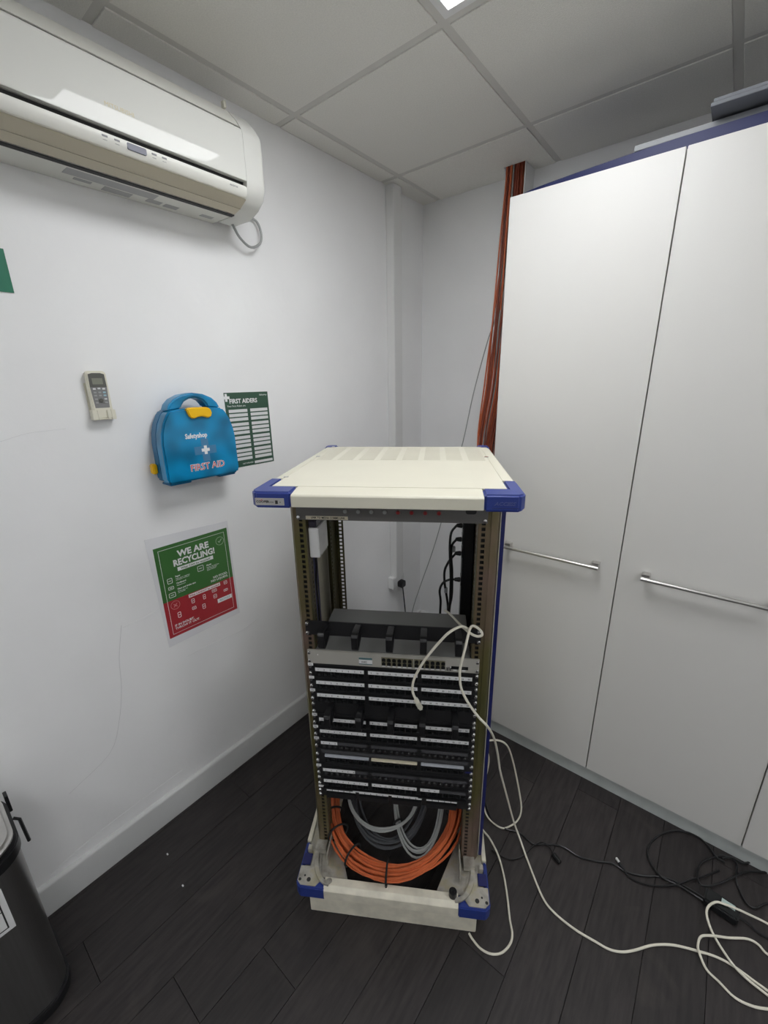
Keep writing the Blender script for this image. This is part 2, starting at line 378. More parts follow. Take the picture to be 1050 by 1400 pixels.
# open trunking with the cable bundle at the back wall
t = thing('open_trunking', 'white open-fronted trunking on the back wall behind the cupboard', 'trunking', (.55,-.05,1.2))
part('back', MB().box(.505,.591,-.004,-.0005,1.2,H+.005), wht_m, t)
part('side', MB().box(.5,.5045,-.1,-.0005,1.2,H+.005), wht_m, t)
part('side', MB().box(.5915,.596,-.1,-.0005,1.2,H+.005), wht_m, t)
t = thing('cable_bundle', 'thick bundle of orange-brown cables dropping from the ceiling beside the cupboard', 'cable bundle', (.5,-.1,.2))
rnd = random.Random(3); N = 30
for k in range(N):
    a = rnd.random(); b = rnd.random(); s = (k%10)/9
    x0 = .509+.074*s; y0 = -.022-.08*(k//10)/2+rnd.uniform(-.006,.006)
    sp = rnd.uniform(-.012,.012); yy = -.115-.05*b
    xm2 = .512+.10*s+sp; xm3 = .492+.10*s-sp; xm4 = .478+.085*s
    pts = [(x0,y0,H+.05),(x0,y0,H-.06),(.506+.09*s,y0-.02,2.25),(.505+.10*s+sp*.4,yy,1.95),(xm3+.004,yy-.02*a,1.62),(xm4,yy-.04,1.33),(xm4+.055+.02*a,yy-.09,1.08),(.585+.06*s,-.30-.04*b,.75),(.615+.05*s,-.40-.04*b,.45),(.60+.05*s,-.52-.04*b,.22)]
    part('cable', MB().tube(spline(pts,5),.0036,6), gc_m if k in (3,24) else (ord_m if rnd.random() < .62 else or_m), t)
# thin grey drop wire
pts = [ony(691,300,-.10), ony(684,400,-.13), ony(676,440,-.14), ony(668,462,-.14), ony(655,508,-.14), ony(645,548,-.14), ony(633,604,-.14), ony(615,670,-.15), ony(603,715,-.15), ony(590,758,-.15), ony(575,800,-.15), ony(564,835,-.15), ony(556,880,-.15)]
pts.append(Vector((pts[-1].x-.02, -.17, .004)))
solid('drop_wire', MB().tube(spline(pts,5),.0026,6), gc_m, 'thin grey wire hanging slack in front of the back wall', 'wire')

# ------------------------------------------------------------------ air conditioner
AY0, AY1 = -2.03, -1.188
t = thing('air_conditioner', 'white wall-mounted air conditioner high on the left wall', 'air conditioner', (.1,(AY0+AY1)/2,2.16))
body = [(.001,2.165),(.125,2.161),(.128,2.168),(.17,2.19),(.19,2.24),(.19,2.355),(.165,2.40),(.12,2.437),(.08,2.455),(.001,2.461)]
part('body', MB().prism(body,'y',AY0+.0725,AY1-.0725), acw_m, t, .002)
cap = [(.03,2.1640),(.12,2.1615),(.165,2.1765),(.197,2.198),(.2085,2.222),(.2105,2.236),(.2105,2.350),(.206,2.362),(.186,2.388),(.152,2.4205),(.12,2.439),(.08,2.457),(.03,2.462)]
def loft(secs):
    mb = MB(); n = len(cap); vs = []; fs = []
    for (y, k) in secs: vs += [(.03+(p[0]-.03)*k, y, 2.31+(p[1]-2.31)*(1-(1-k)*.8)) for p in cap]
    for i in range(len(secs)-1): fs += [(i*n+j, i*n+(j+1)%n, (i+1)*n+(j+1)%n, (i+1)*n+j) for j in range(n)]
    fs += [list(range(n))[::-1], [(len(secs)-1)*n+j for j in range(n)]]
    return mb.add(vs, fs)
part('end_cap', loft([(AY1-.0715,1),(AY1-.014,1),(AY1-.007,.985),(AY1-.002,.955),(AY1,.90)]), acp_m, t)
part('end_cap', loft([(AY0+.0715,1),(AY0+.014,1),(AY0+.007,.985),(AY0+.002,.955),(AY0,.90)]), acp_m, t)
pan = [(.1935,2.234),(.2100,2.232),(.2105,2.240),(.2105,2.352),(.206,2.362),(.190,2.356)]
part('front_panel', MB().prism(pan,'y',AY0+.0718,AY1-.0718), acp_m, t, .0008)
strip = [(.198,2.3665),(.2025,2.3665),(.186,2.388),(.152,2.4205),(.135,2.428),(.13,2.424)]
part('top_grille', MB().prism(strip,'y',AY0+.0725,AY1-.0725), acw_m, t, .002)
lip = [(.178,2.2215),(.198,2.2225),(.2085,2.218),(.2095,2.208),(.206,2.197),(.199,2.1895),(.18,2.19)]
lp = part('lower_strip', MB().prism(lip,'y',AY0+.072,AY1-.072), acw_m, t, .002)
part('panel_gap_shade', MB().box(.179,.1905,AY0+.075,AY1-.073,2.2225,2.2335), dark_m, t)  # dark strip stands in for the shade in the gap under the panel
flp = [(.195,2.1885),(.2005,2.187),(.166,2.1705),(.131,2.1625),(.129,2.166),(.165,2.175)]
part('flap', MB().prism(flp,'y',AY0+.0725,AY1-.0725), acb_m, t, .0008)
part('flap_line', MB().box(.1655,.1662,AY0+.073,AY1-.073,2.1690,2.1704), mat('flap_groove_shade',(.30,.27,.20),.6), t)  # dark strip paints the shadow in the groove of the flap
part('outlet_gap', MB().box(.112,.1285,AY0+.0725,AY1-.0725,2.1598,2.1615), dark_m, t)
def acpt(px, py, x): p = onx(px,py,x); return p
for px, py in ((144,190),(161,197),(211.5,215),(225.5,221)):
    p = acpt(px,py,.2098); part('indicator', MB().box(.2075,.2103,p.y-.006,p.y+.006,2.2085,2.2125), inkg_m, t, .0003)
    text('lettering','ooooo',.0035,inkg_m,t,(.2082,p.y-.005,2.2025),YX,(-.2,0,1))
p0 = acpt(174,199,.2098); p1 = acpt(201,212,.2098)
part('display_window', MB().prism(rrect(p0.y,p1.y,2.2010,2.2150,.003),'x',.2065,.2106), mat('display_grey',(.20,.205,.25),.5), t, .0004)
p = acpt(325,258,.2095); text('lettering','INVERTER',.006,inkg_m,t,(.2101,p.y-.012,2.2055),YX,ZX,align='CENTER',ext=.0002)
part('rating_sticker', MB().box(.06,.10,-1.70,-1.48,2.1618,2.1626), fin_m, t)
for ya, yb, xa, xb in ((-1.67,-1.63,.035,.05),(-1.60,-1.53,.02,.05),(-1.49,-1.45,.03,.055),(-1.44,-1.40,.03,.055),(-1.33,-1.29,.04,.06)):
    part('sticker', MB().box(xa,xb,ya,yb,2.1628,2.1636), fin_m, t)
p = acpt(163,147,.2106); text('lettering','MITSUBISHI',.013,mat('faded_gold_print',(.70,.62,.38),.5),t,(.2107,p.y,2.272),YX,ZX,align='CENTER',ext=.0001)
part('panel_catch', MB().box(.12,.135,AY1-.072,AY1-.064,2.437,2.455), acg_m, t, .001)
pts = [(.05,AY1-.03,2.164),onx(328,325,.04),onx(343,338,.035),onx(356,332,.03),onx(356,315,.02),onx(347,300,.012),(.004,AY1+.015,2.20)]
part('cable', MB().tube(spline(pts,6),.0042,8), gc_m, t)
part('pipe_cover', MB().box(.001,.03,AY1-.001,AY1+.014,2.19,2.235), acw_m, t, .002)

# ------------------------------------------------------------------ things on the left wall
solid('green_sign', MB().box(.0005,.003,-2.11,-1.843,1.879,1.977), sgn_m, 'plain dark green rectangular wall sign at the left edge', 'sign', .0004)
# remote in its holder
t = thing('remote_holder', 'cream plastic wall holder gripping the remote control', 'holder', (.01,-1.708,1.555))
part('back_plate', MB().box(.0005,.005,-1.737,-1.679,1.556,1.66), rem_m, t, .001)
part('pocket', MB().box(.005,.031,-1.738,-1.726,1.556,1.584).box(.005,.031,-1.690,-1.678,1.556,1.584).box(.005,.031,-1.7258,-1.6902,1.556,1.5595).box(.0255,.031,-1.7258,-1.716,1.5596,1.584).box(.0255,.031,-1.700,-1.6902,1.5596,1.584), rem_m, t, .0012)
t = thing('remote_control', 'cream remote control with dark screen held on the wall', 'remote', (.015,-1.708,1.5598))
part('body', MB().prism(rrect(-1.7335,-1.6815,1.5598,1.693,.010),'x',.0055,.0248), rem_m, t, .003)
part('keypad', MB().prism([(-1.726,1.590),(-1.689,1.590),(-1.686,1.648),(-1.729,1.648)],'x',.0246,.0254), remg_m, t)
part('screen_surround', MB().prism([(-1.729,1.648),(-1.686,1.648),(-1.687,1.684),(-1.697,1.687),(-1.718,1.687),(-1.728,1.684)],'x',.0246,.0256), remf_m, t)
part('screen', MB().box(.0256,.0260,-1.721,-1.694,1.656,1.673), lcd_m, t)
for (yy,zz,m_) in ((-1.7195,1.6435,lab_m),(-1.7075,1.6445,lab_m),(-1.6955,1.6435,lab_m),(-1.7195,1.6335,gc_m),(-1.7075,1.6335,gc_m),(-1.6955,1.6335,tea_m),(-1.7195,1.625,gc_m),(-1.7075,1.625,gc_m),(-1.6955,1.625,tea_m),(-1.7195,1.615,gc_m),(-1.6955,1.615,lab_m),(-1.7195,1.605,gc_m),(-1.6955,1.605,gc_m)):
    part('button', MB().box(.0254,.0270,yy-.0036,yy+.0036,zz-.0022,zz+.0022), m_, t, .0005)
part('button', MB().cyl((.0254,-1.7080,1.611),(.0272,-1.7080,1.611),.0058,12), remf_m, t)
# first aid kit
KX0, KX1 = .012, .098
def kit_outline(s=0.0):
    L = [(-1.590+s,1.352),(-1.590+s,1.475),(-1.584+s,1.505),(-1.572+s,1.532),(-1.552+s,1.558),(-1.528+s,1.583),(-1.512,1.600-s),(-1.492,1.613-s),(-1.460,1.6195-s)]
    mid = -1.4605
    return L+[(2*mid-y,z) for y,z in L[::-1][1:]]
KO = kit_outline()
# the outline as a ring with the handle hole cut through it
def kit_shell(a, b, s=0):
    o = kit_outline(s); mb = MB()
    hole = [(-1.500,1.575),(-1.497,1.586),(-1.487,1.597),(-1.472,1.604),(-1.4605,1.606),(-1.449,1.604),(-1.434,1.597),(-1.424,1.586),(-1.421,1.575)]
    low = [(-1.590+s,1.352),(-1.590+s,1.470),(-1.586+s,1.503),(-1.577+s,1.533),(-1.563+s,1.559),(-1.551+s,1.573)]
    poly = low+[(-1.503,1.5775),(-1.418,1.5775)]+[(-2.921-y,z) for y,z in low[::-1]]
    poly = [(-1.583+s,1.3425+s)]+poly+[(-1.338-s,1.3425+s)]
    mb.prism(poly,'x',a,b)
    return mb, hole
def handle_ring(a, b):
    out = [(-1.553,1.570),(-1.543,1.591),(-1.526,1.607),(-1.497,1.620),(-1.4605,1.6255),(-1.424,1.620),(-1.395,1.607),(-1.378,1.591),(-1.368,1.570)]
    inn = [(-1.505,1.5760),(-1.501,1.587),(-1.491,1.599),(-1.475,1.6065),(-1.4605,1.6085),(-1.446,1.6065),(-1.430,1.599),(-1.420,1.587),(-1.416,1.5760)]
    return MB().prism(out+inn[::-1],'x',a,b)
t = thing('first_aid_kit', 'blue translucent plastic first aid box hung on the left wall', 'first aid kit', (.05,-1.46,1.34))
part('back_shell', kit_shell(KX0,.052,.003)[0], kitd_m, t, .005, 3)
part('front_shell', kit_shell(.0525,KX1,0)[0], kit_m, t, .010, 4)
part('handle', handle_ring(.034,.086), kit_m, t, .006, 3)
part('base_lip', MB().box(.03,.09,-1.582,-1.51,1.336,1.3425), kitd_m, t, .002)
part('base_lip', MB().box(.03,.09,-1.41,-1.345,1.336,1.3425), kitd_m, t, .002)
lat = [(-1.500,1.576),(-1.496,1.562),(-1.490,1.549),(-1.480,1.544),(-1.465,1.549),(-1.448,1.550),(-1.432,1.5445),(-1.422,1.546),(-1.415,1.553),(-1.414,1.565),(-1.420,1.575),(-1.433,1.579),(-1.465,1.580),(-1.488,1.580)]
part('latch', MB().prism(lat,'x',.088,.108), yel_m, t, .003, 3)
part('wall_clip', MB().box(.010,.034,-1.604,-1.589,1.372,1.405), yel_m, t, .003)
text('lettering','Safetyshop',.022,white_ink,t,(KX1+.0005,-1.476,1.482),YX,ZX,align='CENTER',ext=.0004,bold=.0006,sx=.80)
part('print_cross_backdrop', MB().box(KX1,KX1+.0004,-1.463,-1.438,1.400,1.478).box(KX1,KX1+.0004,-1.489,-1.4631,1.425,1.452).box(KX1,KX1+.0004,-1.4379,-1.412,1.425,1.452), cross_m, t)
part('print_cross', MB().box(KX1+.0004,KX1+.0012,-1.4555,-1.4455,1.4245,1.4535).box(KX1+.0004,KX1+.0012,-1.4645,-1.4556,1.434,1.444).box(KX1+.0004,KX1+.0012,-1.4454,-1.4365,1.434,1.444), white_ink, t)
text('lettering','FIRST AID',.031,white_ink,t,(KX1+.0003,-1.450,1.374),YX,ZX,align='CENTER',ext=.0003,bold=.0012,sx=.93)
text('lettering','FIRST AID',.031,red_ink,t,(KX1+.0008,-1.450,1.374),YX,ZX,align='CENTER',ext=.0004,bold=-.0002,sx=.93)
# first aiders notice
t = thing('notice_poster', 'dark green first aiders notice with white name boxes, partly behind the first aid box', 'poster', (.001,-1.2,1.335))
PY0, PY1, PZ0, PZ1 = -1.300, -1.107, 1.338, 1.620
part('sheet', MB().box(.0003,.0012,PY0,PY1,PZ0,PZ1), greenp_m, t)
part('cross_print', MB().box(.0012,.0015,-1.297,-1.288,1.588,1.616).box(.0012,.0015,-1.303,-1.2971,1.597,1.607).box(.0012,.0015,-1.2879,-1.278,1.597,1.607), white_ink, t)
text('lettering','FIRST AIDERS',.0225,white_ink,t,(.0013,-1.281,1.581),YX,ZX,ext=.0002,bold=.0006,sx=.92)
text('lettering','Your First Aiders are:',.009,white_ink,t,(.0013,-1.292,1.568),YX,ZX,ext=.0002)
text('lettering','Safetyshop',.008,white_ink,t,(.0013,-1.147,1.606),YX,ZX,ext=.0002)
for c_ in range(2):
    ya = PY0+.012+c_*.093; 
    for g_ in range(4):
        for r_ in range(3):
            zt = 1.558-g_*.0505-r_*.0158; part('name_box', MB().box(.0012,.0015,ya,ya+.080,zt-.0112,zt), lab_m, t)
text('lettering','LAST UPDATED',.007,white_ink,t,(.0013,-1.255,1.347),YX,ZX,ext=.0002)
part('name_box', MB().box(.0012,.0015,-1.2,-1.113,1.343,1.353), lab_m, t)
# recycling poster in a clear sleeve
t = thing('recycling_poster', 'green and red recycling poster in a clear plastic sleeve', 'poster', (.001,-1.5,.72))
part('sleeve', MB().prism([(-1.648,.724),(-1.352,.731),(-1.353,1.139),(-1.660,1.153)],'x',.0004,.0010), slv_m, t)
ra, rb = -1.640, -1.361
part('green_half', MB().prism([(ra,.902),(rb,.902),(rb,1.113),(ra,1.112)],'x',.0010,.0014), recg_m, t)
part('red_half', MB().prism([(ra,.757),(rb,.755),(rb,.902),(ra,.902)],'x',.0010,.0014), recr_m, t)
bx = .0014; bt = .0012
part('white_border', MB().box(bx,bx+.0003,ra+.014,rb-.014,1.098,1.098+bt).box(bx,bx+.0003,ra+.014,rb-.014,.768,.768+bt).box(bx,bx+.0003,ra+.014,ra+.014+bt,.7693,1.0979).box(bx,bx+.0003,rb-.014-bt,rb-.014,.7693,1.0979), white_ink, t)
text('lettering','WE ARE',.033,white_ink,t,(.0016,-1.502,1.058),YX,ZX,align='CENTER',ext=.0002,bold=.0012)
text('lettering','RECYCLING!',.033,white_ink,t,(.0016,-1.502,1.027),YX,ZX,align='CENTER',ext=.0002,bold=.0012,sx=.86)
part('caption_bar', MB().box(bx,bx+.0003,-1.570,-1.432,1.005,1.0195), white_ink, t)
text('lettering','What CAN be recycled?',.0115,recg_m,t,(.0019,-1.501,1.008),YX,ZX,align='CENTER',ext=.0001,bold=.0002)
part('caption_bar', MB().box(bx,bx+.0003,-1.548,-1.420,.886,.899), white_ink, t)
text('lettering','What CANNOT be recycled?',.010,recr_m,t,(.0019,-1.484,.889),YX,ZX,align='CENTER',ext=.0001,bold=.0002)
text('lettering','NO FOOD.\nNO LIQUIDS.',.0125,white_ink,t,(.0016,-1.382,.925),YX,ZX,align='RIGHT',ext=.0002,bold=.0002)
text('lettering','IF IN DOUBT,\nTHROW IT OUT.',.0125,white_ink,t,(.0016,-1.615,.795),YX,ZX,ext=.0002,bold=.0002)
for (yy,zz,a_,b_) in ((-1.583,.985,'Paper','Office paper, magazines\nnewspapers and books'),(-1.583,.958,'Cardboard','Flattened card'),(-1.583,.935,'Glass and drinks cans','Bottles, jars, tins,\ncans and foil'),(-1.463,.985,'Plastic','Bottles, tubs and trays,\npots, film and bags\nplease rinse first')):
    text('lettering',a_,.008,white_ink,t,(.0016,yy,zz),YX,ZX,ext=.0002,bold=.0002); text('lettering',b_,.0055,white_ink,t,(.0016,yy,zz-.008),YX,ZX,ext=.0002)
def ring_icon(y, z, r): return MB().ring([(y+r*cos(a*pi/8),z+r*sin(a*pi/8)) for a in range(16)],[(y+(r-.0015)*cos(a*pi/8),z+(r-.0015)*sin(a*pi/8)) for a in range(16)],'x',bx,bx+.0003)
tick = mat('pale_print',(.45,.55,.42),.5); pk = mat('pale_red_print',(.62,.25,.25),.5)
part('tick_icon', ring_icon(-1.396,1.068,.017).prism([(-1.404,1.068),(-1.399,1.061),(-1.387,1.074),(-1.389,1.076),(-1.399,1.065),(-1.402,1.070)],'x',bx,bx+.0003), tick, t)
part('cross_icon', ring_icon(-1.600,.880,.017).prism([(-1.607,.874),(-1.605,.872),(-1.593,.884),(-1.595,.886)],'x',bx,bx+.0003).prism([(-1.595,.872),(-1.593,.874),(-1.605,.886),(-1.607,.884)],'x',bx,bx+.0003), pk, t)
def icon(y, z, w_, h_): return MB().ring(rrect(y-w_/2,y+w_/2,z-h_/2,z+h_/2,.002,1),rrect(y-w_/2+.0016,y+w_/2-.0016,z-h_/2+.0016,z+h_/2-.0016,.001,1),'x',bx,bx+.0003).box(bx,bx+.0003,y-w_/4,y+w_/4,z-.001,z+.001)
for yy,zz,w_,h_ in ((-1.604,.978,.018,.020),(-1.604,.950,.020,.012),(-1.604,.922,.024,.018),(-1.487,.985,.024,.022),(-1.535,.868,.012,.018),(-1.490,.866,.010,.020),(-1.447,.875,.020,.012),(-1.447,.850,.014,.016),(-1.397,.890,.014,.014),(-1.400,.858,.018,.010),(-1.592,.836,.012,.022),(-1.535,.838,.016,.012),(-1.497,.828,.012,.020)):
    part('icon', icon(yy,zz,w_,h_), white_ink, t)
part('logo_plate', MB().box(bx,bx+.0003,-1.440,-1.378,.815,.832), white_ink, t)
text('lettering','RECYCLE',.011,mat('logo_teal',(.1,.25,.28),.5),t,(.0019,-1.409,.820),YX,ZX,align='CENTER',ext=.0001)

# ------------------------------------------------------------------ pedal bin
BX0, BX1, BY0, BY1 = .045, .292, -2.60, -2.172
t = thing('pedal_bin', 'dark steel pedal bin against the left wall', 'bin', ((BX0+BX1)/2,(BY0+BY1)/2,0))
part('base_ring', MB().prism(rrect(BX0-.006,BX1+.008,BY0-.006,BY1+.006,.075,8),'z',0,.032), blkp_m, t, .003)
part('body', MB().prism(rrect(BX0,BX1,BY0,BY1,.070,8),'z',.032,.53), binst_m, t, .001)
part('rim', MB().prism(rrect(BX0-.006,BX1+.005,BY0-.005,BY1+.005,.073,8),'z',.53,.562), blkp_m, t, .003)
part('lid', MB().prism(rrect(BX0+.002,BX1-.002,BY0+.002,BY1-.002,.068,8),'z',.562,.585), binl_m, t, .009, 3)
part('hinge', MB().box(BX0+.03,BX0+.055,BY1+.004,BY1+.012,.525,.58), blkp_m, t, .001)
part('bag_loop', MB().tube([(BX0+.10,BY1+.006,.54),(BX0+.105,BY1+.017,.53),(BX0+.11,BY1+.020,.45)],.004,6), blkp_m, t)
lb = part('label', MB().box(BX1,BX1+.0006,-2.36,-2.226,.362,.497), lab_m, t)
part('label_print', MB().ring([(-2.353,.372),(-2.237,.372),(-2.237,.487),(-2.353,.487)],[(-2.350,.375),(-2.240,.375),(-2.240,.484),(-2.350,.484)],'x',BX1+.0006,BX1+.0009).box(BX1+.0006,BX1+.0009,-2.35,-2.24,.428,.431), ink_m, t)

# ------------------------------------------------------------------ server rack (rack frame: u right, v back, z up)
RKW = .302; TZ = 1.417; TD = .715
rk = thing('server_rack', 'cream and blue open server rack standing in the middle of the floor', 'rack', (0,.36,0), 'K')
# plinth and base
part('plinth', MB().box(-.265,.265,.020,.038,0,.090).box(-.265,.265,.66,.68,0,.092).box(-.265,-.245,.0385,.6595,0,.092).box(.245,.265,.0385,.6595,0,.092), creamd_m, rk, .002)
fb = [(.0,.099),(.034,.099),(.034,.145),(.012,.145),(0,.134)]
part('base_rail', MB().prism(fb,'x',-.211,.206), creamd_m, rk, .001)
part('base_rail', MB().box(-.24,.24,.68,TD,.099,.145), creamd_m, rk, .002)
for s in (-1,1):
    a, b = sorted((s*.302, s*.288))
    part('base_rail', MB().box(a,b,.137,.66,.095,.142), creamd_m, rk, .002)
    pl = [(s*.287,.035),(s*.139,.035),(s*.213,.20),(s*.213,.66),(s*.287,.66)]
    part('base_plate', MB().prism(pl,'z',.131,.135), zn_m, rk, .0008)
    # blue corner shell with its zinc plate, front and back
    for v0, d in ((0,1),(TD,-1)):
        q = [(s*.206,v0),(s*.288,v0),(s*.302,v0+d*.014),(s*.302,v0+d*.135),(s*.290,v0+d*.135),(s*.290,v0+d*.034),(s*.206,v0+d*.034)]
        cb = part('corner_bracket', MB().prism(q,'z',.095,.138), blue_m, rk, .003)
        pz = [(s*.238,v0+d*.006),(s*.286,v0+d*.006),(s*.299,v0+d*.018),(s*.299,v0+d*.060),(s*.268,v0+d*.060),(s*.268,v0+d*.100),(s*.240,v0+d*.100),(s*.225,v0+d*.022)]
        part('corner_plate', MB().prism(pz,'z',.1385,.1415), zn_m, rk, .0006)
        if d > 0:
            for hu, hv, hr in ((.263,.022,.0065),(.278,.032,.003),(.291,.020,.0045)):
                part('bolt_hole', MB().cyl((s*hu,hv,.1412),(s*hu,hv,.1418),hr,14), dark_m, rk)
            part('blue_clip', MB().box(*sorted((s*.270,s*.297)),.063,.098,.1395,.1425), bluedk_m, rk, .001)
            # curved zinc guide from the post foot to the front rail
            arcp = [(s*(.248-.052*(1-cos(a))), .105-.085*sin(a)) for a in [i*pi/2/8 for i in range(9)]]
            out = [(s*(.262-.066*(1-cos(a)))+0, .105-.097*sin(a)) for a in [i*pi/2/8 for i in range(9)]]
            part('curved_guide', MB().prism(arcp+out[::-1],'z',.142,.150), zn_m, rk, .001)
            part('foot_block', MB().box(*sorted((s*.276,s*.288)),.10,.116,.142,.158), zn_m, rk, .001)
            part('foot_bracket', MB().box(*sorted((s*.226,s*.262)),.100,.131,.142,.165), zn_m, rk, .001)
            part('slotted_angle', MB().box(*sorted((s*.212,s*.216)),.07,.15,.136,.185), zn_m, rk, .0006)
part('bolt', MB().cyl((-.196,.022,.145),(-.196,.022,.148),.009,14), zn_m, rk, .001)
part('levelling_foot', MB().cyl((.19,.026,.145),(.19,.026,.165),.012,16).cyl((.19,.026,.165),(.19,.026,.168),.006,10), blkp_m, rk, .001)
# posts with real square holes
def ladder(mb, ua, ub, va, vb, z0, z1, hu0, hu1, along='u', pitch=.01482, hh=.0095):
    z = z0; mk = (lambda a,b,c,d: mb.box(a,b,va,vb,c,d)) if along == 'u' else (lambda a,b,c,d: mb.box(ua,ub,a,b,c,d))
    lo, hi = (ua, ub) if along == 'u' else (va, vb)
    mk(lo,hu0,z0,z1); mk(hu1,hi,z0,z1); zz = z0
    while zz < z1-pitch: mk(hu0,hu1,zz,zz+pitch-hh); zz += pitch
    mk(hu0,hu1,zz,z1); return mb
VF = .1305
for s in (-1,1):
    # front post
    a, b = sorted((s*.221, s*.250)); h0, h1 = sorted((s*.2275, s*.2375))
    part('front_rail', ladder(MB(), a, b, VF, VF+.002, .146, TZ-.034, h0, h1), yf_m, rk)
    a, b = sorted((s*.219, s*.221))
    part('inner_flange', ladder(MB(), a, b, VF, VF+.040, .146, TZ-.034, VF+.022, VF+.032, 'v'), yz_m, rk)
    part('shaded_rail_back', MB().box(*sorted((s*.2215,s*.2495)),VF+.014,VF+.016,.146,TZ-.034), dark_m, rk)  # back plate coloured near-black for the shade behind the rail holes
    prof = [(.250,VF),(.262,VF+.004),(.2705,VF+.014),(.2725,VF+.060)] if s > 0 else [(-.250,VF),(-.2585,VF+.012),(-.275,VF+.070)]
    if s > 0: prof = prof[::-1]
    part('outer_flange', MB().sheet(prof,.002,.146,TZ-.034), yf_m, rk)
    # rear post
    a, b = sorted((s*.221, s*.250)); VR = .56
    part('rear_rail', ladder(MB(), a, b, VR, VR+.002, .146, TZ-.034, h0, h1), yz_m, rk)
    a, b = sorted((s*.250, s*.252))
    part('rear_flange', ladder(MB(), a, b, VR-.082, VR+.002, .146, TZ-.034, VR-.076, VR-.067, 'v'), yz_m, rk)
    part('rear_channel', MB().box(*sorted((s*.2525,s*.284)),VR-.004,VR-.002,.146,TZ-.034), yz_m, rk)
# blue edged side panels, slid to different depths
part('blue_edge', MB().box(.2772,.2872,.150,.222,.146,TZ-.034), bluedk_m, rk, .001)
part('edge_bead', MB().box(.2752,.2770,.1505,.158,.146,TZ-.034), cream_m, rk)
part('side_panel', MB().box(.2845,.2870,.2225,.66,.146,TZ-.034), cream_m, rk)
part('blue_edge', MB().box(-.2885,-.2845,.352,.424,.146,TZ-.034), bluedk_m, rk, .001)
part('side_panel', MB().box(-.2875,-.2850,.4245,.66,.146,TZ-.034), cream_m, rk)
# top tray
tf = [(.0,TZ-.032),(.036,TZ-.032),(.056,TZ-.002),(.056,TZ+.002),(.045,TZ+.002),(.004,TZ-.003),(0,TZ-.007)]
part('top_rail', MB().prism(tf,'x',-.206,.215), cream_m, rk, .001)
part('top_rail', MB().prism([(TD-p[0],p[1]) for p in tf],'x',-.26,.26), cream_m, rk, .001)
for s in (-1,1):
    side = [(s*.302,TZ-.032),(s*.27,TZ-.032),(s*.27,TZ+.002),(s*.29,TZ+.002),(s*.300,TZ-.003),(s*.302,TZ-.007)]
    part('top_rail', MB().prism(side,'y',.1355,TD-.05), cream_m, rk, .001)
    for v0, d, ln in ((0,1,.135),(TD,-1,.05)):
        ui = .2155 if s > 0 else .2065
        if d < 0: ui = .2605
        q = [(s*ui,v0),(s*.288,v0),(s*.302,v0+d*.016),(s*.302,v0+d*ln),(s*.2702,v0+d*ln),(s*.2702,v0+d*.0562),(s*ui,v0+d*.0562)] if d > 0 else [(s*ui,v0),(s*.29,v0),(s*.302,v0+d*.012),(s*.302,v0+d*ln),(s*.27,v0+d*ln),(s*ui,v0+d*.03)]
        cb = part('corner_bracket', MB().prism(q,'z',TZ-.035,TZ+.003), blue_m, rk, .0045, 3)
        if d > 0 and s < 0:
            part('maker_plate', MB().box(-.288,-.221,-.0012,.0005,TZ-.028,TZ-.0115), steel_m, rk, .0004)
            text('lettering','COOPER',.0075,ink_m,rk,(-.2855,-.0013,TZ-.0222),UX,ZX,ext=.0002,bold=.0002)
            text('lettering','B-Line',.0065,ink_m,rk,(-.2620,-.0013,TZ-.0222),UX,ZX,ext=.0002)
            part('emblem', MB().box(-.2415,-.2355,-.0016,-.0012,TZ-.0245,TZ-.0165).box(-.231,-.229,-.0016,-.0012,TZ-.0215,TZ-.0195), ink_m, rk)
            part('swoosh', MB().prism([(-.276,TZ-.0168),(-.272,TZ-.0148),(-.269,TZ-.0135),(-.2735,TZ-.0172)],'y',-.0016,-.0012), red_ink, rk)
        if d > 0 and s > 0:
            text('lettering','ACCESS',.0105,mat('raised_blue_lettering',(.07,.09,.26),.4),rk,(.2575,-.0004,TZ-.020),UX,ZX,align='CENTER',ext=.0005,bold=.0002,sx=1.15,shear=.25)
            part('raised_line', MB().box(.232,.286,-.0008,.0005,TZ-.0265,TZ-.0255), bluedk_m, rk)
part('top_panel', MB().box(-.2695,.2695,.0565,.394,TZ-.001,TZ+.0025), cream_m, rk, .0008)
vm = MB(); nb = 8; pw = .5385/nb
for i in range(nb+1):
    c_ = -.26925+i*pw; vm.box(max(-.2695,c_-.009),min(.2695,c_+.009),.3955,TD-.057,TZ-.001,TZ+.0022)
vv = .3955
for i in range(19):
    for j in range(nb):
        c_ = -.26925+j*pw; vm.box(c_+.009,c_+pw-.009,vv,vv+.0105,TZ-.001,TZ+.0022)
    vv += .0145 if i < 17 else .0116
part('vent_panel', vm, cream_m, rk)
part('under_tray', MB().box(-.268,.268,.058,TD-.058,TZ-.014,TZ-.011), cream_m, rk)
for u_, v_ in ((-.268,.150),(-.268,.455),(.268,.455),(.266,.66),(-.266,.66)):
    part('cover_screw', MB().cyl((u_,v_,TZ+.0022),(u_,v_,TZ+.0045),.007,14), chrome_m, rk, .001)

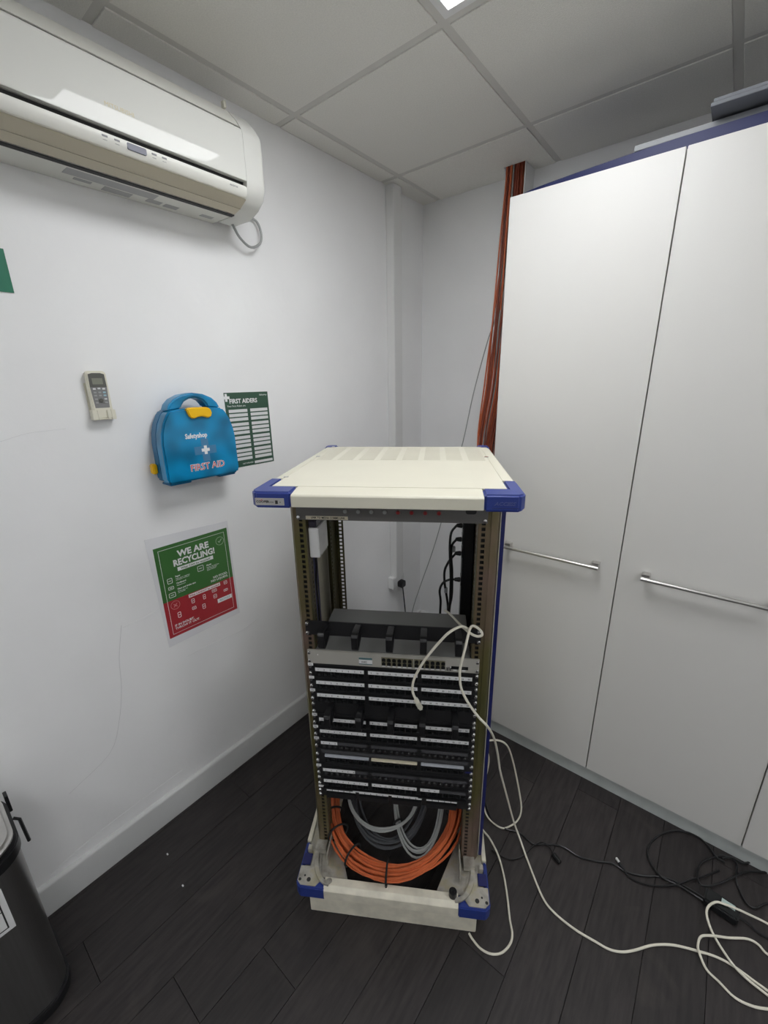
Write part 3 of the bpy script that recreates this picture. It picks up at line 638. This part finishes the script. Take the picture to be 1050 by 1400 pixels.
# ---------------- rack equipment
def screws(t, zs, us=(-.2355,.2355), r=.0047):
    for z in zs:
        for u in us: inst('screw', SCREW, t, (u,.1245,z))
SCREW = free_mesh('screw', MB().cyl((0,.001,0),(0,-.0045,0),.0062,12,.0042), chrome_m, .0006, 1)
VP = .1262      # front face of the 3 mm panels; the rails start right behind
t = thing('indicator_bar', 'grey top panel with a row of grey and red indicator lamps under the rack lid', 'panel', (0,.13,1.313), 'K')
part('plate', MB().box(-.2413,.2413,VP,VP+.004,1.3135,1.358), gry_m, t, .0006)
for k in range(8):
    u = -.112+k*.0335
    part('lamp', MB().cyl((u,VP,1.3385),(u,VP-.006,1.3385),.0055,14,.0045), (gc_m if k < 4 else red_m), t, .001)
    part('lamp_bezel', MB().cyl((u,VP+.0005,1.3385),(u,VP-.0022,1.3385),.0078,14,.0070), gry_m, t)
part('name_strip', MB().box(-.216,-.106,VP-.0006,VP,1.3155,1.3245), labc_m, t)
text('lettering','LINK TO MEDIA COMMS LINK',.0072,ink_m,t,(-.202,VP-.0008,1.3177),UX,ZX,ext=.0001,bold=.0002,sx=.92)
part('key_socket', MB().prism([(p[0]+.2,p[1]+1.344) for p in rrect(-.013,.013,-.007,.007,.006)],'y',VP-.001,VP), blkp_m, t)
for u in (-.2345,.2345): inst('screw', SCREW, t, (u,.1245,1.322))

t = thing('junction_box', 'small white box fixed inside the left front post of the rack', 'box', (-.225,.18,1.2), 'K')
part('box', MB().prism(rrect(.142,.232,1.2,1.285,.004,2),'x',-.2175,-.1905), wht_m, t, .002)
part('cover_print', MB().box(-.1905,-.1901,.175,.2,1.225,1.255), lab_m, t)
part('dark_hood', MB().prism([(.142,1.2855),(.232,1.2855),(.215,1.31),(.16,1.315),(.142,1.305)],'x',-.2165,-.195), mat('violet_black_plastic',(.03,.026,.04),.25), t, .003)
part('lead', MB().tube(spline([(-.206,.155,1.202),(-.207,.16,1.17),(-.212,.165,1.12),(-.209,.16,1.05),(-.212,.17,.95),(-.212,.19,.85)],4),.003,6), bc_m, t)

def rings(t, zt, drop=.046):
    for u in (-.180,-.090,.001,.090,.180):
        zz = zt
        out = [(VP,zz),(.078,zz+.006),(.068,zz+.004),(.063,zz-.004),(.064,zz-drop+.008),(.070,zz-drop),(.085,zz-drop-.002),(VP,zz-drop+.010)]
        inn = [(VP,zz-.006),(.079,zz),(.073,zz-.003),(.070,zz-.008),(.070,zz-drop+.012),(.074,zz-drop+.007),(.086,zz-drop+.005),(VP,zz-drop+.016)]
        part('cable_ring', MB().ring(out,inn,'x',u-.0085,u+.0085), blkp_m, t, .001)
t = thing('cable_manager', 'black cable manager with five rings above the grey network switch', 'cable manager', (0,.1,.972), 'K', 'cable managers')
part('plate', MB().box(-.2413,.2413,VP,VP+.004,.9725,1.0165), blk_m, t, .0006); rings(t, 1.0145); screws(t,(1.009,.979))
t = thing('cable_manager', 'black cable manager with five rings hanging among the patch panels', 'cable manager', (0,.1,.703), 'K', 'cable managers')
part('plate', MB().box(-.2413,.2413,VP,VP+.004,.7035,.7465), blk_m, t, .0006); rings(t, .7445); screws(t,(.737,.709))

t = thing('network_switch', 'grey rack-mount network switch with two rows of ports', 'network switch', (0,.24,.879), 'K')
part('case', MB().box(-.2180,.2180,VP+.0045,.355,.8795,.9235), swtop_m, t, .001)
part('front_plate', MB().box(-.2413,.2413,VP-.003,VP+.004,.8795,.9235), swt_m, t, .0012)
part('label', MB().box(-.092,-.054,VP-.0036,VP-.003,.887,.9095), lab_m, t)
part('label_band', MB().box(-.092,-.054,VP-.0040,VP-.0036,.903,.9095).box(-.092,-.054,VP-.0040,VP-.0036,.887,.8895), mat('teal_band',(.08,.16,.17),.5), t)
text('lettering','0482',.008,ink_m,t,(-.085,VP-.0040,.8925),UX,ZX,ext=.0001)
part('port_recess', MB().box(-.028,.061,VP-.0036,VP-.003,.8875,.9145).box(.0635,.149,VP-.0036,VP-.003,.8875,.9145), mat('switch_port_surround',(.16,.145,.09),.5), t)
PRT = free_mesh('port', MB().box(-.0052,.0052,-.0012,0,-.0048,.0040).box(-.0032,.0032,-.0012,0,.0041,.0058), blkg_m)
PLT = free_mesh('port_tab', MB().box(-.0046,.0046,-.0012,0,-.0014,.0014), lab_m)
for r_ in range(2):
    for k in range(12):
        u = -.0205+k*.01465+(.003 if k >= 6 else -.001); inst('port', PRT, t, (u,VP-.0036,.9055-.0125*r_))
        if r_: inst('port_tab', PLT, t, (u,VP-.0034,.8858))
part('uplink_slot', MB().box(.1655,.2115,VP-.0036,VP-.003,.8895,.8995), blkg_m, t)
for u in (.176,.200): inst('port_tab', PLT, t, (u,VP-.0036,.8875))
part('uplink_plug', MB().box(.1525,.1585,VP-.007,VP-.003,.8865,.8985).box(.1605,.1655,VP-.007,VP-.003,.8865,.8985), chrome_m, t, .0006)
part('led', MB().box(-.212,-.2095,VP-.0036,VP-.003,.9085,.911), white_ink, t)
screws(t,(.915,.888))

PORTP = free_mesh('port', MB().ring([(-.0070,-.0080),(.0070,-.0080),(.0070,.0080),(-.0070,.0080)],[(-.0052,-.0052),(.0052,-.0052),(.0052,.0058),(-.0052,.0058)],'y',-.0045,0).box(-.0052,.0052,-.0006,0,-.0052,.0058), blkg_m, .0008, 1)
PORTD = free_mesh('port', MB().cyl((0,0,0),(0,-.0075,-.0015),.0068,10,.0050), blkm_m, .0012, 1)
SEC = ((-.2205,-.0785),(-.0665,.0735),(.0845,.2235))
def patch_panel(zt, label, strips, tagtxt, dome=False, h=.0435, seq=1):
    t = thing('patch_bay', label, 'patch panel', (0,.13,zt-h), 'K', 'black patch panels in the rack')
    part('plate', MB().box(-.2413,.2413,VP,VP+.004,zt-h,zt-.0006), blk_m, t, .0006)
    part('label_rail', MB().box(-.2235,.2265,VP-.006,VP,zt-.0245,zt-.0095), blkp_m, t, .0012)
    for (a, b), f in zip(SEC, strips):
        if f < 1: part('label_cover', MB().box(a+(b-a)*f+.0008,b,VP-.0072,VP-.006,zt-.0225,zt-.0115), clear_m, t, .0003)
        if f > 0:
            part('label_strip', MB().box(a,a+(b-a)*f,VP-.0070,VP-.006,zt-.0225,zt-.0115), lab_m, t)
            for k in range(int(round(8*f))):
                text('lettering',str(seq+k+8*SEC.index((a,b))),.0065,ink_m,t,(a+(b-a)*(k+.5)/8,VP-.0071,zt-.0195),UX,ZX,align='CENTER',ext=.0001,bold=.0001)
    for u in (-.0725,.079): part('clip', MB().box(u-.0045,u+.0045,VP-.0085,VP-.006,zt-.0245,zt-.0095), blkp_m, t, .0008)
    for k in range(24):
        a, b = SEC[k//8]; u = a+(b-a)*((k%8)+.5)/8
        inst('port', PORTD if dome else PORTP, t, (u,VP,zt-.0345))
    if tagtxt:
        part('name_tag', MB().box(-.2400,-.2245,VP-.0012,VP,zt-.0265,zt-.0170) if False else MB().box(-.2412,-.2260,VP-.0058,VP-.0046,zt-.0060,zt+.0025), lab_m, t)
        text('lettering',tagtxt,.007,ink_m,t,(-.2336,VP-.0060,zt-.0044),UX,ZX,align='CENTER',ext=.0001)
    screws(t,(zt-.0095,zt-.0340)); return t
patch_panel(.8795,'first black patch panel, directly below the grey switch',(1,1,1),'P1')
patch_panel(.8350,'second black patch panel below the grey switch',(1,1,1),'P2')
patch_panel(.7905,'third black patch panel below the switch, directly above the lower cable manager',(1,1,1),'P3')
patch_panel(.7020,'black patch panel half hidden behind the lower cable manager rings',(1,1,1),'P4')
patch_panel(.6575,'black patch panel level with the ring tips of the lower cable manager',(1,1,1),'B3')
patch_panel(.6130,'black patch panel with only a short white strip at its left end',(.36,0,0),'B2',True)
# wider module panel
t = thing('module_bay', 'black module panel with grey, cream and blue label strips', 'patch panel', (0,.13,.506), 'K')
part('plate', MB().box(-.2413,.2413,VP,VP+.004,.5065,.5685), blk_m, t, .0006)
part('top_ledge', MB().box(-.2235,.2265,VP-.004,VP,.5525,.5640), clear_m, t, .001)
for (a, b), m_ in zip(((-.212,-.0735),(-.066,.0745),(.086,.2135)), (labb_m, labc_m, labb_m)):
    part('label_strip', MB().box(a,b,VP-.007,VP,.5398,.5468), m_, t, .0006)
    for k in range(8):
        u = a+(b-a)*(k+.5)/8; inst('port', PORTP, t, (u,VP,.5265))
        part('port_hood', MB().box(u-.006,u+.006,VP-.009,VP-.0045,.5335,.5372), blkp_m, t, .0006)
part('blue_tab', MB().box(.2175,.2385,VP-.0032,VP,.5225,.5255), bluedk_m, t)
screws(t,(.546,.520))
patch_panel(.5055,'black patch panel with white strip only along its left third, above the lowest numbered one',(.72,0,0),'B1',True)
patch_panel(.4610,'lowest black numbered patch panel, its white strip ending before the right end',(1,1,.42),'')
t = thing('connector_bay', 'bottom black panel of the rack with four rows of small white dashes', 'patch panel', (0,.13,.372), 'K')
part('plate', MB().box(-.2413,.2413,VP,VP+.004,.3725,.4165), blk_m, t, .0006)
part('ledge', MB().box(-.225,.225,VP-.008,VP,.4020,.4140), blkp_m, t, .001)
for g_ in range(4):
    a = (-.213,-.108,-.004,.104)[g_]
    for k in range(5): part('label_dash', MB().box(a+k*.0190,a+k*.0190+.0172,VP-.0086,VP-.008,.4045,.4095), lab_m, t)
    part('connector_block', MB().box(a,a+.093,VP-.012,VP,.3785,.3990), blkp_m, t, .0015)
part('paper_strip', MB().box(-.128,.078,VP-.0092,VP-.008,.4108,.4135), lab_m, t)
part('name_tag', MB().box(-.2412,-.2245,VP-.0016,VP-.0003,.4085,.4160), lab_m, t)
screws(t,(.398,.381))

# vertical power strip and its black leads
t = thing('power_strip', 'tall black power strip fixed at the right rear post of the rack', 'power strip', (.225,.52,.5), 'K')
part('body', MB().box(.209,.246,.488,.545,.60,1.225), blkp_m, t, .003)
part('bracket', MB().box(.211,.2165,.545,.5595,1.195,1.215), blk_m, t)
part('bracket', MB().box(.211,.2165,.545,.5595,.62,.64), blk_m, t)
for z in (1.185,1.128,1.078,.972): part('outlet', MB().box(.2075,.209,.494,.530,z-.016,z+.016), blkg_m, t, .0004)
def S(pts, v): return [toR(onv(560+a/6.364,680+b/6.364,v)) for a,b in pts]
leads = [('uppermost black power lead on the rack power strip',[(455,245),(400,255),(362,310),(350,420),(352,550),(358,700),(352,900),(340,985)],.500),
 ('second black power lead down the rack power strip',[(448,365),(405,370),(368,420),(362,520),(370,650),(367,850),(346,985)],.511),
 ('third black power lead down the rack power strip, bowing left',[(440,487),(390,500),(340,560),(305,640),(305,750),(325,880),(334,985)],.523),
 ('lowest black power lead on the rack power strip, bowing furthest left',[(430,715),(350,715),(290,745),(262,810),(270,900),(266,1005)],.505)]
for n, (lb_, pts, v) in enumerate(leads):
    P = S(pts, v); end = P[-1]; P += [Vector((end.x,end.y-.005,end.z-.12)), Vector((end.x+.01,end.y+.02,end.z-.35))]
    a = P[0]; pu = .2072
    t = thing('power_lead', lb_, 'power lead', (a.x,a.y,P[-1].z), 'K', 'power leads on the rack power strip')
    P[0] = Vector((pu-.018,a.y,a.z))
    part('plug', MB().cyl((pu-.0003,a.y,a.z),(pu-.022,a.y,a.z),.0095,12,.006), blkp_m, t, .002)
    part('cord', MB().tube(spline(P,6),.0042,8), bc_m, t)
    if n in (1,2):
        q = S([(383,447)] if n == 1 else [(316,805)], v)[0]
        part('paper_tag', MB().box(q.x-.006,q.x+.006,q.y-.0055,q.y+.0055,q.z-.012,q.z+.010), mat('dull_tag',(.35,.36,.37),.5), t, .002)

# ---------------- coils inside the base
def coil(name, label, m, n, cu, cv, ru, rv, z0, tilt, r, spread, a0, a1, seed, ties=(), zback=None):
    rn = random.Random(seed)
    t = thing(name, label, 'cable coil', (cu,cv,z0-.02), 'K')
    for k in range(n):
        ang = 2*pi*k/n; du = spread*cos(ang)*(.35+.65*rn.random()); dz = spread*sin(ang)*(.35+.65*rn.random())*.8
        pts = []; S_ = 40
        for i in range(S_+1):
            a = radians(a0+(a1-a0)*i/S_); f = 1+.35*sin(3*a+k)
            rr = 1+(du*f)/ru
            pts.append((cu+ru*rr*cos(a)*1.0, cv+rv*rr*sin(a), z0+dz*f*.8+tilt*(sin(a)+1)/2*1.0+.002*sin(5*a+k*1.7)))
        part('cable', MB().tube(pts,r,6,caps=True), m, t)
    for ta in ties:
        a = radians(ta); c_ = Vector((cu+ru*cos(a), cv+rv*sin(a), z0+tilt*(sin(a)+1)/2)); rd = Vector((cos(a),sin(a),0)).normalized()
        ringp = [c_+rd*(spread*1.25+.006)*cos(b)+Vector((0,0,1))*(spread*1.0+.006)*sin(b) for b in [i*2*pi/16 for i in range(17)]]
        part('cable_tie', MB().tube(ringp,.0034,6,caps=False), vel_m, t)
    return t
coil('cable_coil','thick coil of orange cable strapped into a ring in the rack base',or_m,16,-.015,.285,.222,.232,.168,.06,.0039,.024,0,360,5,(200,216,238,270,-8))
coil('cable_coil','coil of dark grey cable lying inside the orange coil',dg_m,6,-.035,.325,.135,.175,.150,.05,.0040,.018,0,360,8)
coil('cable_coil','small coil of pale grey cable inside the orange coil, furthest to the right',gc_m,4,.075,.305,.085,.18,.165,.07,.0036,.009,0,360,11,(215,))
coil('cable_coil','pale grey cable loop crossing the left side of the orange coil',gc_m,3,-.055,.28,.125,.11,.182,.07,.0036,.006,0,360,13,(195,))
coil('cable_coil','upper loop of pale cable just below the bottom panel',wc_m,4,.02,.40,.12,.12,.235,.03,.0036,.009,0,360,17,(235,))
coil('cable_coil','small orange cable coil at the back of the rack base',or_m,6,.02,.46,.085,.09,.225,.03,.0039,.016,0,360,19)

# ---------------- white patch cords
def cord(name, label, cat, m, pts, r, n=6, conn=None): return solid(name, MB().tube(spline(pts,n),r,8), m, label, cat)
c5 = lambda a,b: (530+a/7, 820+b/7)
def cv_(a, b, v): return onv(*c5(a,b), v)
A = [RK(.20,.40,.90)]
A = [cv_(545,100,.300), cv_(600,140,.26), cv_(690,235,.15), cv_(790,320,.095), cv_(860,350,.085), cv_(905,335,.085), cv_(885,290,.09), cv_(825,250,.10), cv_(790,275,.100), cv_(768,350,.085), cv_(732,500,.065), cv_(698,640,.060), cv_(690,720,.058), cv_(705,850,.058), cv_(770,985,.058)]
A += [onv(654,980,.060), onv(667,994,.058), onz(676,1011,.66), onz(681,1035,.53), onz(684,1055,.44), onz(692,1085,.29), onz(702,1122,.10), onz(712,1150,.022), onz(722,1178,.004)]
c8 = lambda a,b,z=.004: onz(850+a/4.667,1100+b/4.667,z)
A += [onz(741,1225,.004), onz(757,1247,.004), onz(785,1270,.004), onz(815,1288,.004), onz(833,1298,.004), c8(0,940), c8(80,930), c8(200,897), c8(330,897), c8(490,936), c8(610,975), c8(720,1035), c8(850,1130), c8(933,1190)]
E1 = c8(1050,1290); A += [E1, E1+Vector((.12,.02,0)), E1+Vector((.12,.10,0)), c8(1050,1318,.005)]
A += [c8(933,1218,.005), c8(800,1112,.011), c8(700,1008,.013), c8(590,838,.014), c8(545,720,.034), c8(550,655,.037), c8(600,622,.0365), c8(660,637,.036), c8(740,668,.034), c8(830,710,.016), c8(933,762,.004)]
E2 = c8(1050,850); A += [E2, E2+Vector((.07,-.04,0)), c8(1060,1010,.004), c8(933,957,.004), c8(870,892,.004), c8(800,857,.004), c8(680,850,.006), c8(590,838,.021), c8(510,840,.006), c8(487,890,.006), c8(493,940,.013), c8(540,1050,.004), c8(620,1130,.004), c8(720,1230,.004), c8(830,1285,.004), c8(933,1305,.004), c8(1040,1315,.004)]
cord('network_cable','long cream network cable draped from the switch down and across the floor','cable',wc_m,A,.0034,5)
Bp = [cv_(770,278,.11), cv_(700,256,.085), cv_(590,312,.058), cv_(500,400,.054), cv_(420,492,.052), cv_(345,590,.052), cv_(290,682,.052), cv_(250,770,.052), cv_(236,850,.052), cv_(247,905,.052), cv_(268,950,.052)]
pe = toR(Bp[-1]); dirv = (toR(onv(578,972,.050))-pe).normalized()
t = thing('patch_lead', 'short cream network lead hanging loose with a clear plug at its end', 'cable', (pe.x,pe.y,pe.z-.02), 'K')
part('lead', MB().tube(spline([toR(p) for p in Bp],6),.0034,8), wc_m, t)
q = Matrix.Translation(pe)@dirv.to_track_quat('Z','Y').to_matrix().to_4x4()
part('boot', MB().box(-.0055,.0055,-.0045,.0045,-.002,.012).rot(q), wc_m, t, .001)
part('plug', MB().box(-.006,.006,-.004,.004,.0122,.033).rot(q), mat('clear_plug_plastic',(.62,.60,.50),.12), t, .0008)
part('plug_latch', MB().box(-.0025,.0025,-.0075,-.0042,.014,.030).rot(q), mat('clear_plug_plastic',(.62,.60,.50),.12), t)
c7 = lambda a,b,z: onz(640+a/5.83,960+b/5.83,z)
cord('network_cable','white cable looping out from the right side of the rack to the floor','cable',wc_m,
  [RK(.31,.30,.50),c7(160,303,.46),c7(222,302,.44),c7(285,322,.41),c7(328,378,.36),c7(368,515,.25),c7(408,715,.12),c7(424,850,.05),c7(398,936,.010),c7(335,988,.004),c7(265,1003,.004),c7(180,945,.004),c7(135,872,.004)]+[RK(.33,.47,.004),RK(.30,.60,.03)],.0032)
cord('network_cable','short stretch of white cable against the blue edge of the rack','cable',wc_m,
  [RK(.296,.33,.53),c7(152,378,.47),c7(165,450,.40),c7(156,530,.345),c7(136,590,.30),RK(.300,.36,.22),RK(.310,.42,.02),RK(.34,.55,.004)],.0030)
c4 = lambda a,b,z: onz(560+a/6.364,1100+b/6.364,z)
cord('network_cable','white cable looping beside the right foot of the rack and under its plinth','cable',wc_m,
  [RK(.309,.31,.20),c4(608,160,.148),c4(700,300,.06),c4(770,440,.012),c4(820,620,.004),c4(852,820,.004),c4(872,1000,.004),c4(893,1130,.004),c4(870,1220,.004),c4(800,1290,.004),c4(710,1300,.004),c4(620,1255,.004),c4(550,1175,.004),c4(517,1120,.004)],.0034)

# ---------------- black leads and adapter on the floor
cf = lambda a,b,z=.004: onz(650+a/2.625,1080+b/2.625,z)
cord('black_lead','thin black lead running across the floor from the rack to the cupboard','cable',bc_m,
  [RK(.34,.45,.004),cf(60,110),cf(110,140),(cf(160,155)),cf(205,192),cf(255,195),cf(310,202),cf(370,238),cf(430,255),cf(490,263),cf(540,293),cf(600,308),cf(670,312),cf(720,330),cf(790,368),cf(830,395)],.0030)
t = thing('black_connector_lead','short black lead with a moulded connector lying on the floor','cable',cf(295,250,0))
a_, b_ = cf(280,232,.009), cf(304,262,.009)
part('connector', MB().cyl(a_,b_,.009,10,.0075), blkg_m, t, .001)
part('lead', MB().tube(spline([a_,cf(265,205,.008),cf(240,188,.010),cf(210,200,.011),cf(170,238,.004),cf(130,250,.004),cf(95,238,.004),cf(60,215,.004)],5),.0022,6), bc_m, t)
t = thing('usb_lead','black lead with a pale plug loosely coiled beside the cupboard','cable',cf(520,265,0))
a_, b_ = cf(533,285,.006), cf(505,244,.006)
d_ = (b_-a_).normalized()
part('plug', MB().cyl(a_,a_+d_*.022,.0055,8), blkp_m, t, .001)
part('plug_tip', MB().cyl(a_+d_*.0222,b_,.0048,8), mat('pale_plug',(.66,.66,.64),.4), t, .001)
c8p = lambda a,b,z=.004: onz(850+a/4.667,1100+b/4.667,z)
part('lead', MB().tube(spline([a_,c8p(40,455,.004),c8p(110,495),c8p(200,517),c8p(300,518,.005),c8p(370,505,.011),c8p(440,480,.011),c8p(540,452,.009),c8p(620,420,.005)],5),.0030,6), bc_m, t)
cord('black_lead','black lead curled into a wide loop on the floor by the cupboard plinth','cable',bc_m,
  [c8p(560,640,.010),c8p(460,575,.005),c8p(370,520,.005),c8p(265,468,.009),c8p(200,400),c8p(165,320),c8p(178,255),c8p(240,195),c8p(330,168),c8p(420,178),c8p(495,212),c8p(548,262),c8p(600,330,.006),c8p(660,372,.006)],.0034)
cord('black_lead','black lead in a small round loop between adapter and cupboard','cable',bc_m,
  [c8p(1020,690),c8p(933,630),c8p(850,660,.006),c8p(790,620,.006),c8p(745,530),c8p(728,450,.012),c8p(735,385),c8p(700,345),c8p(640,328),c8p(560,345),c8p(500,380,.009),c8p(482,440,.011),c8p(495,500,.014),c8p(540,520,.012),c8p(620,505,.010),c8p(700,470,.010),c8p(790,430,.010),c8p(900,430,.004),c8p(1010,440)],.0032)
cord('black_lead','black lead running off along the foot of the cupboard to the right','cable',bc_m,
  [c8p(640,345,.012),c8p(700,335,.012),c8p(770,372,.012),c8p(830,368,.006),c8p(890,385),c8p(960,425),c8p(1060,500)],.0034)
# adapter
p0, p1 = c8p(520,590,0), c8p(740,735,0)
dx = (p1-p0); L_ = dx.length; an = atan2(dx.y,dx.x); c_ = (p0+p1)/2
Mx = Matrix.Translation(c_)@Matrix.Rotation(an,4,'Z')
t = thing('power_adapter','glossy black power adapter block lying under the white cable loops','adapter',(c_.x,c_.y,0))
part('case', MB().box(-L_/2,L_/2,-.030,.022,.0005,.031).rot(Mx), blkg_m, t, .005, 3)
part('sticker', MB().box(-.002,L_/2-.012,-.004,.013,.031,.0314).rot(Mx), mat('sticker_reflection',(.45,.55,.52),.3), t)  # pale sticker colour stands for the light panel's reflection on the case
part('flex', MB().tube(spline([Mx@Vector((L_/2-.002,0,.014)),Mx@Vector((L_/2+.03,.004,.008)),c8p(850,800),c8p(940,855),c8p(1050,900)],5),.0034,6), bc_m, t)
for n, (px, py) in enumerate(((250,1211),(229,1168))):
    P = onz(px,py,0); solid('paper_scrap', MB().box(P.x-.004,P.x+.004,P.y-.0022,P.y+.0022,.0002,.0012), lab_m, ('tiny white paper scrap on the floor midway to the bin','tiny white paper scrap on the floor nearer the skirting')[n], 'scrap')
